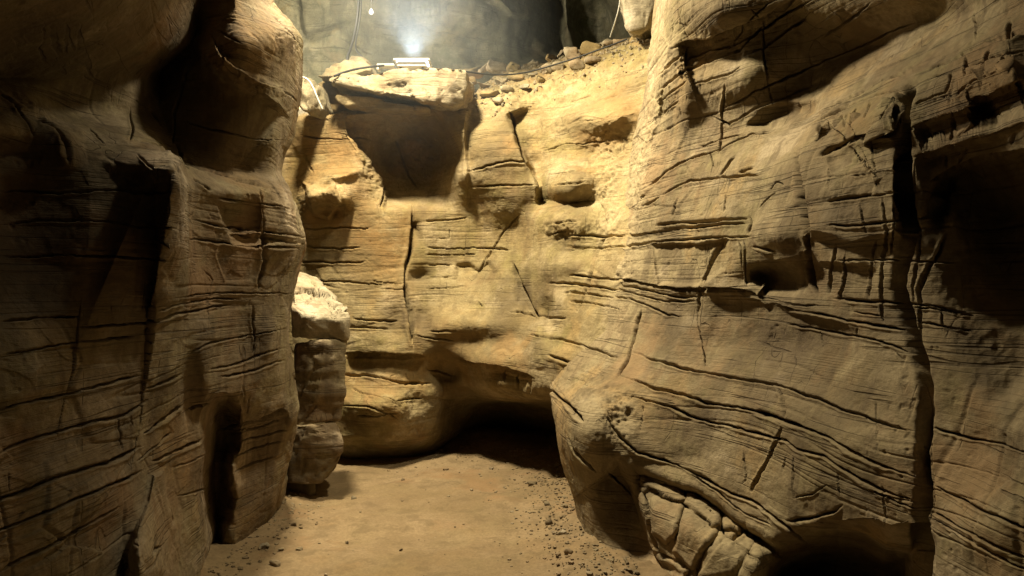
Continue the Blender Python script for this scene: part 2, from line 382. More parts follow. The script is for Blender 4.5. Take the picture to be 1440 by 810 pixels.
for w, a, *p in [
 (2,.05, 307,277,347,285,370,285,410,293),(2.2,.05, 273,310,307,320,370,325,413,330,428,333),(1.6,.035, 327,332,370,335,427,342),
 (2.2,.05, 260,335,317,342,370,347,423,350),(1.4,.025, 247,417,300,413,367,413,417,413),(2.3,.05, 110,463,167,455,207,453,240,442,293,432,333,430),
 (1.6,.03, 213,437,247,427,300,420,340,421),(2,.045, 0,313,67,305,133,310,200,318,250,320),(2,.045, 0,360,83,357,167,362,247,367),
 (2.2,.045, 0,270,133,267,247,273),(2,.04, 0,452,110,447),(2,.04, 0,500,100,483,187,472),(2,.035, 0,575,67,560,133,543,190,528),
 (2.6,.05, 0,637,33,622,83,607,133,592,173,582,203,562),(3.4,.075, -20,712,50,683,100,665,150,650,197,628),(3,.06, 217,650,247,637,285,618),
 (3,.055, -20,760,50,725,100,703,160,680,200,663),(2.2,.04, 0,803,67,770,133,730,165,712),(2.6,.055, 200,612,233,588,256,570),
 (2,.04, 200,547,227,537,254,527),(2,.045, 193,650,243,610),(2,.05, 163,580,170,633),(1.8,.035, 178,584,183,600),
 (3.2,.08, 313,605,360,595,409,578),(1.4,.025, 320,627,407,603),(1.4,.025, 327,643,400,620),(1.4,.025, 330,663,393,643),(1.3,.02, 325,612,400,591),
 (1.6,.03, 263,497,300,483,367,470,402,462),(1.8,.035, 300,520,367,500,405,490),(1.8,.035, 310,530,367,517,405,507),(1.6,.03, 262,575,300,567),
 (1.5,.03, 343,545,345,575),(1.4,.03, 352,560,349,585),(1.3,.03, 215,628,218,650),(2.2,.04, 215,782,222,770,232,768),(1.6,.03, 240,712,246,740),
 (1.5,.025, 300,40,340,60),(1.6,.03, 385,20,400,45,420,60),(1.5,.02, 312,95,312,60),(1.2,.02, 360,118,360,132),(1.5,.02, 250,168,330,190,400,200),
 (1.4,.02, 250,700,300,685),(1.4,.02, 245,660,290,640),(1.4,.02, 20,660,22,690),(1.5,.03, 215,330,232,345)]: g(w,a,*p)
b(400,50, 18,30, .6, what='rough'); b(360,118, 40,10, .5, 22, what='rough'); b(30,150, 60,14, .5, 20, what='rough'); b(240,215, 40,14,.5,25,what='rough')
b(330,590,80,30,.2,what='rough')
b(212,740, 24,74, 1, what='calm'); b(215,740, 26,70, 1, what='pale'); b(330,40, 60,60,.5, what='stain'); b(245,640,25,50,.7,what='stain'); b(340,720,30,50,.4,what='stain')  # pale patch on the rib: lamplight painted into the rock colour
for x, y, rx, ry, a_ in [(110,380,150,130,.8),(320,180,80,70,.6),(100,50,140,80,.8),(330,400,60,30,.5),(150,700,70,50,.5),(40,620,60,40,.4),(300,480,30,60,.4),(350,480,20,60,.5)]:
    b(x, y, rx, ry, a_, what='patina')  # shade under shoulder and overhang painted in, along with the patina
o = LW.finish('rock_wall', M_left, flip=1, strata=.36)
tag(o, 'dark brown rock wall with a sunken shoulder and deep slot, left of the sandy path', 'rock wall', kind='thing')

# ================================================================== WALL ON THE RIGHT
rows = [  # from the frame edge inwards to the far edge
 (-260, (1740,2.0),(1440,2.9),(1340,3.25),(1240,3.6),(1140,4.0),(1050,4.35),(985,4.8),(945,5.3),(925,5.9)),
 (-80,  (1740,1.95),(1440,2.85),(1340,3.2),(1240,3.6),(1140,4.05),(1050,4.35),(985,4.75),(940,5.2),(922,5.9)),
 (0,    (1740,1.9),(1440,2.85),(1340,3.3),(1240,3.75),(1140,4.15),(1050,4.4),(985,4.7),(938,5.15),(921,5.8)),
 (60,   (1740,1.85),(1440,2.7),(1340,3.15),(1240,3.75),(1140,4.3),(1050,4.5),(985,4.8),(935,5.2),(918,5.8)),
 (120,  (1740,1.8),(1440,2.55),(1340,2.95),(1240,3.5),(1140,4.25),(1050,4.55),(985,4.9),(925,5.35),(905,6.0)),
 (180,  (1740,1.78),(1440,2.5),(1340,2.85),(1240,3.3),(1140,3.95),(1050,4.6),(985,5.0),(915,5.55),(890,6.3)),
 (250,  (1740,1.78),(1440,2.5),(1340,2.85),(1240,3.2),(1140,3.7),(1050,4.35),(985,4.85),(900,5.6),(872,6.5)),
 (320,  (1740,1.8),(1440,2.55),(1340,2.85),(1240,3.2),(1140,3.65),(1050,4.2),(970,4.75),(890,5.6),(850,6.5)),
 (405,  (1740,1.82),(1440,2.55),(1340,2.85),(1240,3.2),(1140,3.65),(1050,4.15),(960,4.7),(872,5.5),(828,6.45)),
 (470,  (1740,1.8),(1440,2.5),(1340,2.82),(1240,3.18),(1140,3.65),(1050,4.15),(960,4.65),(858,5.35),(800,6.35)),
 (530,  (1740,1.78),(1440,2.45),(1340,2.78),(1240,3.12),(1140,3.58),(1050,4.05),(960,4.5),(838,5.0),(776,6.05)),
 (575,  (1740,1.75),(1440,2.4),(1340,2.73),(1240,3.07),(1140,3.52),(1050,3.98),(950,4.4),(815,4.75),(778,5.35)),
 (640,  (1740,1.72),(1440,2.35),(1340,2.67),(1240,3.0),(1140,3.45),(1050,3.9),(950,4.3),(830,4.55),(790,5.1)),
 (700,  (1740,1.7),(1440,2.3),(1340,2.62),(1240,2.97),(1140,3.4),(1050,3.85),(908,4.3),(828,4.6),(806,5.1)),
 (770,  (1740,1.68),(1440,2.28),(1340,2.6),(1240,2.97),(1140,3.4),(1050,3.75),(938,4.1),(848,4.5),(822,5.0)),
 (840,  (1740,1.66),(1440,2.25),(1340,2.58),(1240,2.95),(1140,3.35),(1060,3.62),(968,3.82),(864,4.15),(850,4.7)),
 (960,  (1740,1.6),(1440,2.2),(1340,2.5),(1240,2.85),(1140,3.15),(1070,3.4),(990,3.6),(890,3.85),(880,4.4)),
]
RW = Surf(net_side(rows, 1), vis_cols=(2, 10))
g, st, b, ar = RW.groove, RW.step, RW.bump, RW.area
# large relief
st(3, .16, 45, 945,68, 960,62, 1000,57, 1033,45, 1063,32, 1087,20, 1125,-8)
b(1010,15, 45,28, -.12); b(960,150, 22,60, -.10); b(1045,110, 50,30,-.05,-30); b(1040,150, 30,22,.05)
ar(10, .12, 1056,176, 1076,158, 1098,150, 1146,146, 1150,160, 1122,184, 1090,190)
b(1320,30, 80,40, .2, -15); b(1200,88, 110,46, .28, -24)
st(5, -.13, 75, 1140,172, 1150,160, 1173,145, 1210,130, 1243,115, 1280,100, 1320,92, 1353,78, 1390,60, 1417,52, 1460,46)
st(4, -.04, 36, 1157,167, 1193,150, 1240,135, 1277,126, 1320,108, 1390,86, 1445,68)
ar(9, -.08, 1118,206, 1128,190, 1180,172, 1262,140, 1264,330, 1200,345, 1130,330, 1122,270)
st(4, .06, 40, 1150,217, 1167,207, 1193,198, 1227,192, 1268,187)
st(4, .12, 30, 1363,142, 1387,141, 1410,128, 1450,115)
st(4, .07, 40, 1280,184, 1303,174, 1333,163, 1362,155, 1400,140)
st(4, .07, 40, 1280,221, 1310,217, 1353,203, 1393,192, 1413,183, 1450,172)
st(6, .16, 120, 1310,255, 1353,235, 1390,222, 1460,212)
ar(70, .28, 1352,262, 1400,236, 1520,225, 1520,560, 1420,540, 1378,430, 1352,350)
b(1320,285, 12,26, .25, 10)
b(1085,330, 36,22, -.10); b(1085,395, 40,18, .16); b(1040,350, 30,30, -.03)
st(5, .10, 60, 1053,385, 1090,372, 1125,362, 1140,350)
ar(4, .06, 918,345, 1020,338, 1015,378, 985,402, 925,398)
st(3, .05, 60, 840,393, 880,395, 917,402, 947,405, 983,407, 1053,412, 1100,425)
st(5, .05, 90, 985,418, 1060,425, 1095,432, 1150,450, 1220,470)
b(1090,480, 90,40,.06); b(1150,600, 120,40,-.06, 20); b(950,500, 40,70,-.05)
st(4, .05, 70, 1115,360, 1150,372, 1200,372, 1240,380)
st(3, .17, 34, 885,652, 917,670, 957,683, 990,693, 1017,713, 1040,732, 1070,750, 1105,775)
b(990,755, 70,32, -.10, 28)
for am, *p in [(-.08, 906,690, 934,700, 962,712, 960,690, 935,676, 905,668),(-.04, 922,706, 960,716, 952,752, 938,764, 922,748),(-.09, 970,696, 1012,720, 1006,742, 966,716),(-.05, 966,722, 1004,748, 990,768, 974,800, 948,776, 956,752),
 (-.10, 1020,724, 1050,742, 1048,748, 1022,744),(-.06, 1014,750, 1054,752, 1058,770, 1034,806, 986,812, 998,774),(-.11, 1064,770, 1096,786, 1086,820, 1046,816),(-.05, 924,772, 968,802, 960,820, 940,806)]: ar(2.5, am, *p)
ar(26, .8, 1092,800, 1112,782, 1142,768, 1180,760, 1215,762, 1245,775, 1286,772, 1286,900, 1060,900)
st(5, .20, 60, 862,636, 873,645, 893,680, 907,723, 923,767, 960,815)
b(830,600, 26,40, -.10); b(800,590,14,60,-.05)
b(1340,640, 60,80,.08); b(1390,740,60,40,-.05)
b(870,440,24,40,-.05); b(905,240,18,60,-.06)
# the great vertical crack and its twin
g(7.5,.42, 1280,118, 1270,135, 1265,187, 1267,233, 1270,267, 1277,303, 1281,330, 1270,363, 1263,403, 1267,430, 1273,457, 1280,483, 1290,510, 1297,540, 1297,607, 1293,673, 1287,727, 1297,773, 1297,850, end=.02)
g(3.2,.10, 1333,327, 1320,353, 1307,373, 1293,410, 1290,450, 1290,490, 1300,523)
g(2.2,.05, 1308,545, 1308,640, 1303,720, 1300,800); g(2,.05, 1283,225,1284,300,1295,330,1290,380,1282,430)
for w, a, *p in [
 (3.5,.09, 945,68,960,62,1000,57,1033,45,1063,32,1087,20,1125,-8),
 (1.7,.04, 960,83,1003,70,1033,63,1060,50,1075,30),(2.1,.05, 923,127,950,105,960,100,970,92,1013,80,1043,67,1067,43,1083,33,1110,17,1143,0),
 (2,.045, 922,108,947,83,960,76),(2,.045, 923,143,950,122,965,112),(1.8,.045, 923,162,952,143),(2.2,.05, 1047,77,1073,65,1100,47,1137,27),
 (2.2,.05, 973,117,1003,110,1027,100,1040,90),(1.7,.045, 1073,20,1073,67,1083,123,1087,150),(1.5,.035, 967,63,967,110),(2,.05, 1015,120,1015,167,1013,217),
 (1.6,.035, 1017,153,1047,140,1057,130,1103,110,1160,88,1213,63,1260,40,1293,30),(2,.05, 1000,163,1023,175,1043,165,1060,153,1093,140,1120,127,1157,115),
 (1.5,.03, 1020,72,1030,62,1062,20,1090,0),(1.7,.03, 1057,15,1068,28),(1.4,.025, 1158,55,1190,30,1230,0),
 (3,.07, 1147,160,1173,145,1210,130,1243,115,1280,100),(3,.07, 1307,97,1353,78,1390,60,1417,52,1450,47),
 (1.8,.045, 1120,182,1157,163,1193,147,1240,132,1277,123),(2.2,.05, 1303,110,1343,98,1390,83,1420,72,1445,67),
 (1.7,.028, 1170,163,1160,187),(1.5,.022, 1180,160,1173,173),(1.7,.028, 1190,157,1180,180),(1.7,.028, 1203,150,1190,175),(1.7,.028, 1223,142,1213,167),(1.8,.03, 1152,172,1146,184),
 (2.6,.06, 1240,187,1240,163,1250,147,1270,133),(1.8,.03, 1252,160,1256,185),(5.2,.16, 1147,217,1167,207,1193,198,1227,192,1267,187),(3,.08, 1277,183,1303,173,1333,163,1360,155),
 (5,.13, 1363,140,1387,140,1410,127,1445,115),(3,.08, 1280,220,1310,217,1353,203,1393,192,1413,183,1445,172),(4,.10, 1310,253,1353,233,1390,220,1445,212),
 (2.2,.05, 1320,137,1340,133,1367,113,1403,100),(2.2,.05, 1285,150,1293,143,1323,130,1337,100),(2.6,.05, 1303,177,1307,213),(3,.06, 1340,160,1333,200),(3.6,.07, 1390,157,1367,177,1337,200),
 (3,.06, 1357,207,1347,230),(3,.06, 1427,187,1420,203),(3,.06, 1423,33,1420,53),(2.6,.05, 1417,67,1407,97),(2.6,.05, 1393,70,1380,97),(2.4,.045, 1360,80,1353,107),
 (1.6,.03, 1373,15,1375,40,1375,62),(1.8,.04, 1330,215,1331,240),(1.4,.03, 1400,100,1412,80),
 (3,.07, 922,315,973,312,1000,310,1050,303),(2.5,.06, 857,333,887,332,923,325,973,320,1023,313,1050,310),(2.7,.06, 847,350,880,348,917,340,973,337,1007,333,1053,330),
 (2.2,.05, 1050,300,1053,312,1048,325),(1.3,.025, 845,370,890,368),
 (2.4,.055, 840,393,880,395,917,402,947,405,983,407,1053,412,1100,424),(2.1,.045, 853,402,893,403,923,412,953,417,983,417),(2.1,.045, 823,405,873,408,903,415,930,423,980,423),
 (2.3,.05, 840,417,887,420,907,428,937,442,960,445),(1.4,.03, 837,428,877,437),(2.2,.05, 1017,340,1000,373,987,403,983,420,981,440),(2.2,.05, 900,437,890,473,880,503,867,530),
 (1.8,.04, 1040,337,1047,397,1060,410),(1.5,.03, 1033,338,1040,380),(2,.03, 1052,348,1090,356),
 (2.6,.06, 1155,282,1200,276,1262,270),(2.2,.05, 1160,318,1200,315,1240,313,1275,308),(2.2,.05, 1285,308,1320,304,1338,300),(2,.045, 1172,368,1220,367,1262,366,1300,367,1345,368),
 (3.6,.08, 1115,215,1120,260,1125,300,1133,340,1140,380,1150,420),(2.5,.06, 1128,300,1136,360,1148,410),(2,.05, 1175,345,1168,385,1166,415),(2,.05, 1190,360,1186,390,1180,425),
 (2.2,.055, 1232,340,1222,400,1220,425),(2.2,.055, 1247,335,1238,400,1240,455),(2,.05, 1258,285,1255,330,1252,360),(2,.045, 1240,278,1246,330,1240,370),
 (1.6,.035, 1222,200,1230,260,1236,275),(1.5,.03, 1210,285,1215,330),(1.4,.03, 1160,230,1162,262),(1.6,.035, 1195,245,1215,243,1260,240),
 (2.6,.06, 1172,420,1220,424,1262,426,1300,430,1360,437),(2.8,.065, 1090,432,1120,437,1180,448,1230,458,1275,465),(2.2,.05, 1105,455,1150,462,1200,472,1250,486,1275,495),
 (2,.045, 1280,432,1330,437,1370,440),(2,.045, 1285,452,1330,460,1370,462),(1.6,.04, 1200,438,1240,446),(1.5,.035, 1255,495,1262,505),(1.8,.04, 1100,425,1150,430),
 (1.3,.025, 1205,455,1203,480),(1.3,.025, 1152,463,1155,490),(1.6,.04, 1322,435,1324,465),
 (2.4,.055, 887,493,917,505,957,517,993,525,1040,532,1090,540,1123,552,1153,562,1180,575,1213,583,1240,593,1285,604),(2.4,.055, 1308,602,1343,612,1387,622,1450,640),
 (1.8,.04, 800,480,840,492,867,500),(2.8,.065, 867,525,890,533,920,545,960,557,1000,568,1047,575,1093,588,1127,598,1167,618,1200,638,1247,658,1288,674),
 (2.8,.065, 1305,679,1353,703,1393,722,1450,747),(2.4,.055, 867,550,907,562,940,572,973,585,1013,595,1053,607,1107,618,1123,630,1160,643,1197,668,1227,685,1285,708),
 (2.4,.055, 1300,717,1353,743,1393,763,1450,790),(1.8,.04, 1303,727,1360,757,1450,808),(1.8,.04, 1222,690,1283,717),
 (1.2,.025, 980,430,983,457,993,497,995,520),(2,.045, 1093,543,1103,577,1102,590),(3,.07, 1102,600,1087,637,1063,690),
 (4,.08, 1110,732,1147,727,1170,720,1183,710),(2.2,.045, 1120,700,1147,695,1167,683),(1.4,.03, 1050,635,1055,675,1050,680),(1.4,.03, 1123,640,1120,700),(1.3,.025, 1110,635,1104,665),(1.4,.03, 1180,665,1181,700),
 (2.8,.065, 853,590,873,617,900,637,940,650,973,663,993,673,1027,692,1060,703,1093,727,1135,762),(1.8,.045, 973,668,1010,690,1050,722,1090,742),
 (3.0,.05, 905,686,940,703,967,713,990,730,1007,743),(3.0,.05, 967,690,960,727,950,763),(4.5,.05, 1017,720,1010,747,993,770,980,810),(3.8,.05, 1013,747,1030,760,1053,747),
 (3.0,.05, 917,747,930,777,973,803),(3.8,.05, 1062,765,1040,815),(2.2,.05, 905,690,915,720,920,750),(2.2,.05, 1030,762,1065,790),(2.2,.05, 1040,735,1060,770),
 (3,.07, 773,547,797,567,823,593),(2.2,.05, 810,630,840,663),(2.2,.05, 853,660,887,697),(1.5,.03, 800,610,815,640),(1.2,.025, 1238,680,1240,750),(1.1,.02, 1228,560,1232,640),
 (1.2,.02, 905,563,900,610),(1.2,.02, 927,565,926,580),(1.3,.03, 1000,210,1005,240),(1.8,.04, 985,205,1013,195,1050,190),(2,.05, 905,265,940,240,975,222,1013,212,1055,190,1090,182),
 (2,.05, 930,273,975,255,1030,248,1070,243),(1.6,.04, 940,240,960,228,1005,215),(1.8,.04, 1035,220,1022,235,1010,250),(2,.045, 1038,243,1058,233),(1.5,.035, 900,290,930,275),(1.5,.03, 1078,268,1090,255,1100,262),
 (1.5,.03, 1020,270,1018,300),(1.5,.03, 955,280,945,305),(1.5,.03, 1063,292,1090,270)]: g(w,a,*p)
b(1060,220, 60,12, .1, -25, what='rough')
b(870,580, 26,40, .9, what='rough'); b(820,540,26,24,.7,what='rough'); b(893,250, 22,130, .5, 12, what='rough'); b(865,360,16,60,.7,what='rough'); b(1190,270, 50,60, .22, what='rough')
b(1010,760, 80,50, .15, 25, what='rough'); b(1000,55,50,20,.2,what='rough'); b(1370,150,60,60,.06,what='rough')
b(893,250, 22,150, .9, 12, what='pale'); b(860,400,30,60,.6,what='pale'); b(1020,760,60,40,.4,25,what='pale'); b(1160,270,30,60,.4,what='pale')
b(1200,170, 80,25,.4,-25,what='stain'); b(1400,110,60,40,.5,what='stain'); b(1180,60,90,40,.7,what='calm'); b(830,720,40,70,.8,what='calm'); b(1300,40,50,40,.8,what='calm'); b(1060,520,70,50,.4,what='calm'); b(1200,570,60,40,.4,what='calm')
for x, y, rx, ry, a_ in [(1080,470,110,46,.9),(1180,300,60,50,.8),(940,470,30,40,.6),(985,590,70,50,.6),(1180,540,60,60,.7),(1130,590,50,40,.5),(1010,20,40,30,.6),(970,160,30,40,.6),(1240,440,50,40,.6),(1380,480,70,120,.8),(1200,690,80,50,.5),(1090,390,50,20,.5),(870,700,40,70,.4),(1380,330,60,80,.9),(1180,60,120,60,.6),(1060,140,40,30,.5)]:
    b(x, y, rx, ry, a_, what='patina')  # mineral stains, plus shade of facets and hollows painted into the colour
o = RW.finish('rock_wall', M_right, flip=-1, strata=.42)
tag(o, 'tall layered rock wall crossed by long dark cracks, right of the sandy path', 'rock wall', kind='thing')

# ================================================================== WALL AT THE END OF THE PASSAGE
pxs  = [250, 330, 400, 450, 500, 545, 600, 652, 700, 760, 830, 890, 950, 1030, 1120]
net = [  # (list of py | one py, list of depths)
 ([150,150,150,145,142,142,140,138,110,96,72,58,40,20,0], [11]*15),
 ([160,160,158,152,150,150,149,147,106,90,64,52,38,18,0], [9.4]*6+[9.6]*2+[9.0,9.0,8.6,8.0,7.6,7.4,7.4]),
 ([170,168,164,157,154,154,152,150,118,100,73,58,42,24,10], [7.7,7.6,7.4,7.35,7.3,7.05,7.02,7.1,8.0,8.2,7.9,7.4,7.0,6.8,6.8]),
 ([182,180,173,166,163,168,172,184,158,146,124,112,100,90,80], [7.5,7.4,7.15,7.05,7.0,7.15,7.2,6.95,7.1,7.2,7.05,6.7,6.3,6.2,6.2]),
 (222, [7.5,7.4,7.15,7.05,6.95,7.4,7.65,7.05,6.95,7.0,6.65,6.2,5.75,5.6,5.6]),
 (246, [7.5,7.4,7.15,7.02,6.92,7.32,7.55,6.98,6.98,6.95,6.55,6.1,5.65,5.5,5.5]),
 (274, [7.5,7.4,7.15,7.0,6.9,7.18,7.28,7.08,7.0,6.85,6.4,5.95,5.5,5.3,5.3]),
 (300, [7.5,7.4,7.1,6.95,6.9,7.0,7.15,7.15,7.05,6.75,6.25,5.75,5.35,5.2,5.2]),
 (360, [7.5,7.4,7.1,6.95,6.9,6.95,7.1,7.15,7.0,6.65,6.05,5.55,5.15,5.0,5.0]),
 (420, [7.5,7.4,7.1,6.95,6.85,6.85,7.0,6.95,6.8,6.45,5.85,5.35,5.0,4.9,4.9]),
 (475, [7.5,7.4,7.1,6.9,6.8,6.75,6.8,6.75,6.6,6.2,5.6,5.2,4.95,4.9,4.9]),
 (512, [7.5,7.4,7.1,6.9,6.8,6.75,6.8,6.68,6.45,6.0,5.5,5.2,4.95,4.9,4.9]),
 (538, [7.5,7.4,7.1,6.9,6.8,6.76,6.85,6.85,6.5,5.98,5.5,5.2,5.0,5.0,5.0]),
 (572, [7.5,7.4,7.1,6.9,6.75,6.72,6.88,7.5,7.8,7.3,6.6,6.3,6.2,6.2,6.2]),
 (612, [7.6,7.5,7.15,6.93,6.76,6.74,6.95,8.0,8.6,8.4,7.8,7.6,7.4,7.4,7.4]),
 (632, [7.7,7.6,7.4,7.12,6.98,6.96,7.2,8.4,9.0,8.9,8.6,8.4,8.2,8.0,8.0]),
 (680, [8.4,8.4,8.3,7.8,7.7,7.7,8.0,8.8,9.2,9.2,9.0,8.8,8.6,8.4,8.4]),
]
C = []
for py, ds in net:
    pl = py if isinstance(py, list) else [py]*len(pxs)
    C.append([at(x, y, d) for x, y, d in zip(pxs, pl, ds)])
BW = Surf(C, vis_rows=(1.3, 15), step=1.2)
g, st, b, ar = BW.groove, BW.step, BW.bump, BW.area
st(5, .22, 55, 540,300, 541,268, 528,240, 511,216, 493,190, 487,160)
st(4, .10, 60, 657,300, 657,245, 655,185, 660,150)
b(455,268, 34,20, -.22, -8); b(436,283, 12,18, -.16, 20); b(482,280, 12,16, -.14, -20); b(478,246, 26,7, -.12,-12); b(460,296, 22,9, .10); b(415,235,14,40,.14)
ar(3, -.10, 428,256, 452,268, 470,258, 478,285, 462,308, 440,300)
b(704,238, 50,72, -.24, -8, 2.2); st(5, .22, 28, 757,292, 758,262, 745,232, 728,200, 712,158, end=.08)
b(792,255, 40,30, -.24, 0, 1.6); b(830,286, 22,14, .10); b(786,312, 42,18, -.08, 0, 1.4); b(798,343, 22,13, .05); b(800,372,40,20,-.10)
b(850,165, 52,30, -.24, -10, 1.5); b(840,215, 44,14, .05, -12); b(770,215,40,20,-.08); b(900,110,40,30,-.10)
st(4, .05, 26, 640,370, 660,372, 674,380, 690,366)
b(720,400, 22,40, -.06); b(742,425, 14,38, .16, -22); b(772,446, 12,24, .18, -10); b(758,470, 12,26,-.12,8)
b(660,455, 60,18, -.09); b(680,482, 60,16, .05); b(600,330, 20,50, -.04)
b(556,455, 18,24, .10); b(592,450, 14,18, .10); b(590,388,14,10,.08); b(586,327,6,14,.07)
b(626,522, 26,22, .24); st(4, .10, 34, 480,500, 553,500, 602,503); st(4, .16, 40, 633,500, 653,512, 687,516, 713,522, 737,530, 756,538)
b(540,570, 60,26, -.12); b(585,565,16,16,.08)
b(705,540,30,12,-.10); b(828,350, 14,60, .10, 12); b(772,350, 22,46, -.09); b(765,492, 28,26, -.08); b(736,482, 14,36, .07); b(800,430, 26,26, -.07); b(812,480, 20,20, .05)
b(792,252, 34,22, -.10, 0, 1.8); b(798,285, 26,8, .07); b(850,160, 40,18, -.10, -10, 1.6)
for w, a, *p in [(2,.05, 770,398,815,402,850,405,880,412),(1.8,.045, 790,412,830,414,870,422),(1.6,.04, 800,424,840,428,875,440),(1.6,.04, 800,388,840,391,870,394),(2,.05, 790,345,835,349,880,348),(1.8,.045, 800,333,840,333,880,332),
 (2,.05, 745,472,790,479,835,492),(1.8,.045, 770,500,800,508,830,522),(1.8,.045, 852,325,836,360,830,400,812,440),(1.6,.035, 715,440,760,444,800,450),(1.5,.035, 860,250,845,290,850,320)]: g(w,a,*p)
for w, a, *p in [
 (3.4,.10, 487,160,493,190,513,217,530,240,540,263,540,276,537,296),(4.2,.14, 580,290,582,320,577,357,570,380,573,417,580,457,582,492),(2,.05, 553,197,573,240,587,267),
 (1.3,.02, 733,300,703,333,683,367,672,386),(5,.05, 723,370,740,413,757,450),(3,.10, 717,157,727,193,740,227,757,253,760,270),(1.8,.04, 657,242,697,230,720,226,745,228),
 (3,.08, 480,498,520,500,553,500,602,502),(2.6,.07, 633,500,653,510,687,515,713,520,737,528,753,533),(2,.05, 480,527,527,530,567,537,610,540),
 (2,.05, 424,348,470,350,510,350),(2,.05, 420,370,463,370,515,370),(1.4,.03, 430,396,480,397,540,400),(1.5,.035, 600,348,687,350,720,352),(1.3,.03, 600,358,670,358),
 (1.3,.03, 600,372,640,372),(1.6,.04, 597,310,637,307,657,305),(1.4,.03, 520,395,570,398),(1.3,.025, 530,405,570,407),(1.3,.025, 596,406,660,405),(1.3,.025, 600,390,640,391),
 (1.6,.04, 495,450,560,452),(1.4,.03, 485,460,550,463),(1.4,.03, 600,465,640,466),(1.4,.03, 490,545,560,562,600,560),(1.4,.03, 480,572,520,570,560,590),(1.3,.03, 500,585,560,582),
 (2,.05, 712,520,711,540),(2.2,.06, 730,525,728,548),(2.2,.06, 748,532,746,555),(1.4,.03, 680,432,672,424),(1.3,.03, 630,318,632,335),(1.6,.04, 785,290,830,286),(1.4,.03, 780,262,830,258),
 (1.4,.03, 775,330,800,326),(1.2,.03, 770,246,820,242),(1.2,.03, 772,318,820,312),(1.3,.03, 790,352,820,350),(1.4,.03, 830,140,850,136,870,128),(1.6,.04, 800,140,830,132),(1.4,.03, 765,212,800,204,850,200),
 (1.4,.03, 420,190,490,196),(1.4,.03, 425,215,440,245),(1.2,.03, 470,185,520,200),(1.5,.04, 420,320,520,322),(1.3,.03, 660,262,755,258),(1.3,.03, 580,470,640,480),(1.4,.03, 600,520,640,530)]: g(w,a,*p)
b(470,160, 40,9, .9, what='rough'); b(740,120, 80,30, 1.0, -15, what='rough'); b(850,90, 70,30, .9, -20, what='rough'); b(860,230, 26,40, .8, what='rough'); b(850,290,20,60,.6,what='rough')
b(790,200,60,30,.4,what='rough'); b(795,325,40,24,.7,what='rough'); b(860,205,30,20,.6,what='rough'); b(560,565,50,26,.45,what='rough'); b(585,215,60,50,.7,what='rough'); b(520,235,14,60,.6,-25,what='rough'); b(450,270,40,25,.5,what='rough')
b(460,220, 60,60, .8, what='stain'); b(520,320,50,50,.6,what='stain'); b(870,150, 40,40, .7, what='stain'); b(560,360,30,60,.5,what='stain'); b(830,195,40,20,.6,what='stain'); b(690,520,60,10,.5,what='stain')
b(790,120,60,30,.6,-20,what='pale'); b(860,300,30,90,.7,what='pale'); b(700,150,30,20,.4,what='pale')
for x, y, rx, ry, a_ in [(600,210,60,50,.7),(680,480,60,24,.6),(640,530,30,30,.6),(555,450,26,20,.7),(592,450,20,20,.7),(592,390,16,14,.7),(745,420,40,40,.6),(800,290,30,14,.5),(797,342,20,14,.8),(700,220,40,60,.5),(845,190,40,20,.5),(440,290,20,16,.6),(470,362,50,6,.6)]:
    b(x, y, rx, ry, a_, what='patina')  # stains, plus shade painted in the slab hollow and on the right-facing rib
o = BW.finish('rock_wall', M_back, flip=1, strata=.4)
tag(o, 'golden rock wall closing the far end of the path, hollow under the flat slab', 'rock wall', kind='thing')

# ================================================================== CHAMBER BEHIND
C = []
for py, ds in [(-420,[9,9.5,10.5,11,11.5,12,12,11.5,10.5,10]),(-200,[11,11,12,12.5,13,13,13.4,13,11.6,11]),(-40,[11.5,11.6,12.6,13,13.4,13.4,14,14.6,12.6,11]),(40,[11.6,11.8,13,13.2,13.5,13.5,14.2,15.4,13.5,11.4]),
               (90,[11.8,12,13,13.2,13.4,13.5,14,15.2,13.8,11.8]),(150,[12,12,12.8,13,13.2,13.3,13.6,14.4,13.6,12]),(300,[12]*10)]:
    C.append([at(x, py, d) for x, d in zip([60,320,420,500,580,680,770,840,920,1150], ds)])
FW = Surf(C, step=2.2, wstep=.2)
g, st, b, ar = FW.groove, FW.step, FW.bump, FW.area
st(3, .3, 60, 435,60, 428,40, 420,0, 415,-60); b(620,20,80,40,-.4); b(690,70,60,26,.3); ar(5,-.25, 690,-60, 760,-60, 758,8, 748,26, 720,22, 695,0)
st(6,.7,70, 785,-40, 790,30, 800,90); b(560,60,70,40,.2); b(470,50,30,30,-.25)
g(2,.06, 762,-10, 757,12, 748,25); g(1.5,.05, 465,48,490,58,530,80); g(1.5,.05, 425,78,450,80,475,92)
o = FW.finish('chamber_wall', M_far, lump=3, strata=0)
tag(o, 'grey green cave wall rising in the upper chamber behind the floodlight', 'rock wall', kind='thing')

# ================================================================== FLOOR
xs = np.concatenate([np.linspace(-14, -2.6, 40), np.linspace(-2.58, 2.6, 330), np.linspace(2.62, 14, 40)])
ys = np.concatenate([np.linspace(-8, 3.2, 40), np.linspace(3.22, 9.5, 420), np.linspace(9.6, 26, 50)])
X, Y = np.meshgrid(xs, ys)
P = np.stack([X.ravel(), Y.ravel(), X.ravel()*0], 1)
h = .018*fbm(P, 1.6, 3)+.010*fbm(P, 6, 3)+.004*fbm(P, 24, 2)
edge = np.clip((np.abs(P[:, 0]+.75)-.75)/.6, 0, 1)
h += .05*sm(edge)*(1+.6*vnoise(P*5)) + .012*edge*fbm(P, 18, 3, .6)
h += .12*np.exp(-((P[:, 0]+.35)/.5)**2-((P[:, 1]-7.9)/.6)**2)
foot = np.clip(vnoise(P*np.array([4.5, 3, 1])+3)-.35, 0, 1); h -= .03*foot
P[:, 2] = h-.02
idx = np.arange(P.shape[0]).reshape(X.shape)
